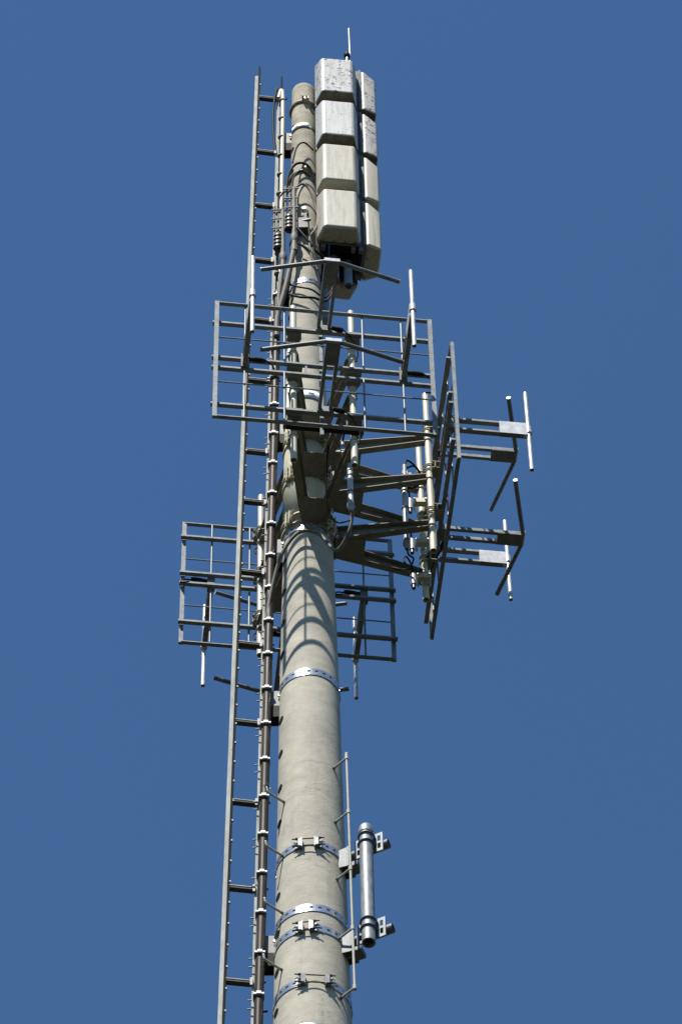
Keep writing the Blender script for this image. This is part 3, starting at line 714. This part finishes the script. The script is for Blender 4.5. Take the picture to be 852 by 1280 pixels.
riser = thing('feeder_riser', 'pale feeder tube with hooked top on the upper right ladder rail', 'feeder tube')
MB().tube(spline([(-.262, -.06, 39.6), (-.25, -.06, 41.5), (-.235, -.06, 43.6), (-.25, -.06, 43.93), (-.28, -.06, 43.75)], 6), .024, 14).build('tube', M['pipe'], riser)
z = 39.9
while z < 43.8:
    MB().tube([(railx(z, 1) + .03, -.06, z), (railx(z, 1) + .03, -.06, z + .02)], .034, 12).build('tube_clip', M['fitting'], riser); z += .42

# splitter tubes on the panel supports
def ptube(nang, lx, ly, z0, z1, lab):
    a = rz_of(nang); t = thing('panel_feeder_tube', lab, 'feeder tube', Matrix.Rotation(a, 3, 'Z') @ Vector((lx, ly, 0)) + Vector((0, 0, z0)), a, 'feeder tubes on the panel supports')
    H = z1 - z0
    MB().tube([(0, 0, .06), (0, 0, H - .1)], .027, 14).build('tube', M['alu'], t)
    MB().tube([(0, 0, -.08), (0, 0, -.02), (0, 0, .0), (0, 0, .08)], [.02, .03, .04, .03], 12).build('lower_fitting', M['grey'], t)
    for z in (.22, H * .5, H * .75): MB().tube([(0, 0, z), (0, 0, z + .015)], .036, 12).build('tube_band', M['galv_dull'], t)
    m = MB(); m.box((0, 0, H - .07), (.16, .05, .05)); m.build('tee_block', M['alu'], t)
    for sx in (-1, 1):
        MB().tube([(sx * .065, 0, H - .12), (sx * .065, 0, H + .06)], .022, 10).build('tee_socket', M['grey'], t)
        MB().tube(spline([(sx * .065, 0, H + .05), (sx * .05, .03, H + .18), (-.0, .12, H + .16), (-.04, .2, H - .02), (-.05, .24, H - .2)], 5), .010, 8).build('jumper', M['black'], t)
    return t
ptube(FR, -.30, .90, 34.35, 35.35, 'pale feeder tube hanging behind the front panel, right of the mast')
ptube(RT, .12, .93, 34.95, 36.15, 'pale feeder tube between the right arms and the edge on panel')
ptube(RR, .20, .80, 34.4, 35.5, 'pale feeder tube just left of the mast behind the cables')
cable('thick grey feeder curving across the mast under the cream collar to the ladder', [(.42, -.62, 34.62), (.38, -.55, 34.38), (.26, -.40, 34.30), (.10, -.34, 34.66), (-.08, -.32, 34.72), (-.24, -.24, 34.5), (-.34, -.12, 34.1), (-.40, -.06, 33.6)], .018, 'hose', None, 'feeder_cable')
cable('black cable drooping from the front panel to the feeder elbow', [(.20, -1.05, 35.1), (.18, -.88, 34.95), (.18, -.72, 34.62), (.26, -.62, 34.45), (.40, -.60, 34.5)], .008)
cable('black cable along the lowest right arm to the feeder tube', [(.30, .12, 34.99), (.62, .23, 35.0), (.92, .30, 34.98), (1.0, .10, 34.86), (.95, .0, 34.80), (.938, -.014, 34.90)], .009)
# power divider bar under the front panel
pd = thing('power_divider', 'long dark horizontal bar behind the bottom edge of the front grid panel', 'power divider', (0, 0, 35.18), rz_of(FR))
MB().beam((-.40, 1.19, 0), (.36, 1.19, 0), .048, .045).build('divider_body', M['black'], pd)
for x in (-.38, -.2, .1, .3): MB().tube([(x, 1.2, .03), (x, 1.2, .09)], .02, 10).build('socket', M['galv_dull'], pd)
for x in (.345, -.385): MB().box((x, 1.19, 0), (.012, .10, .08)).build('end_plate', M['galv_dull'], pd)

# coil, tee and clamps on the far upright of the right support
cr = thing('cable_coil', 'small coil of black cable tied to the cream pipes behind the edge on panel', 'cable', (1.0, .10, 36.22))
for k in range(2): MB().ring((0, .01 * k, -.03 * k), .085 + .008 * k, .009, 24, 8, 'Y').build('cable_turn', M['black'], cr)
for zz in (-.13, .13): MB().box((0, .02, zz * .8), (.03, .07, .03)).build('cable_tie', M['grey'], cr)
for k, (zz, lab) in enumerate(((36.15, 'pale connector block highest on the far cream pipe of the right support'), (35.45, 'pale connector block in the middle of the far cream pipe of the right support'), (34.86, 'pale connector block low on the far cream pipe of the right support'))):
    t_ = thing('pipe_connector', lab, 'connector', (1.10, .36, zz))
    MB().box((0, -.05, 0), (.12, .06, .07)).build('clamp_jaw', M['cream'], t_)
    for dx in (-.055, .055): MB().tube([(dx, -.10, 0), (dx, .05, 0)], .012, 8).build('clamp_bolt', M['alu'], t_)
    MB().tube([(-.10, -.03, -.09), (-.10, -.03, .07)], .028, 12).build('plug_body', M['alu'], t_)
    MB().tube([(-.10, -.03, -.15), (-.10, -.03, -.09)], .02, 10).build('plug_gland', M['ridge'], t_)
    MB().tube(spline([(-.10, -.03, .07), (-.11, -.06, .18), (-.16, -.14, .22), (-.19, -.2, .10), (-.18, -.25, -.05)], 5), .009, 8).build('jumper', M['black'], t_)
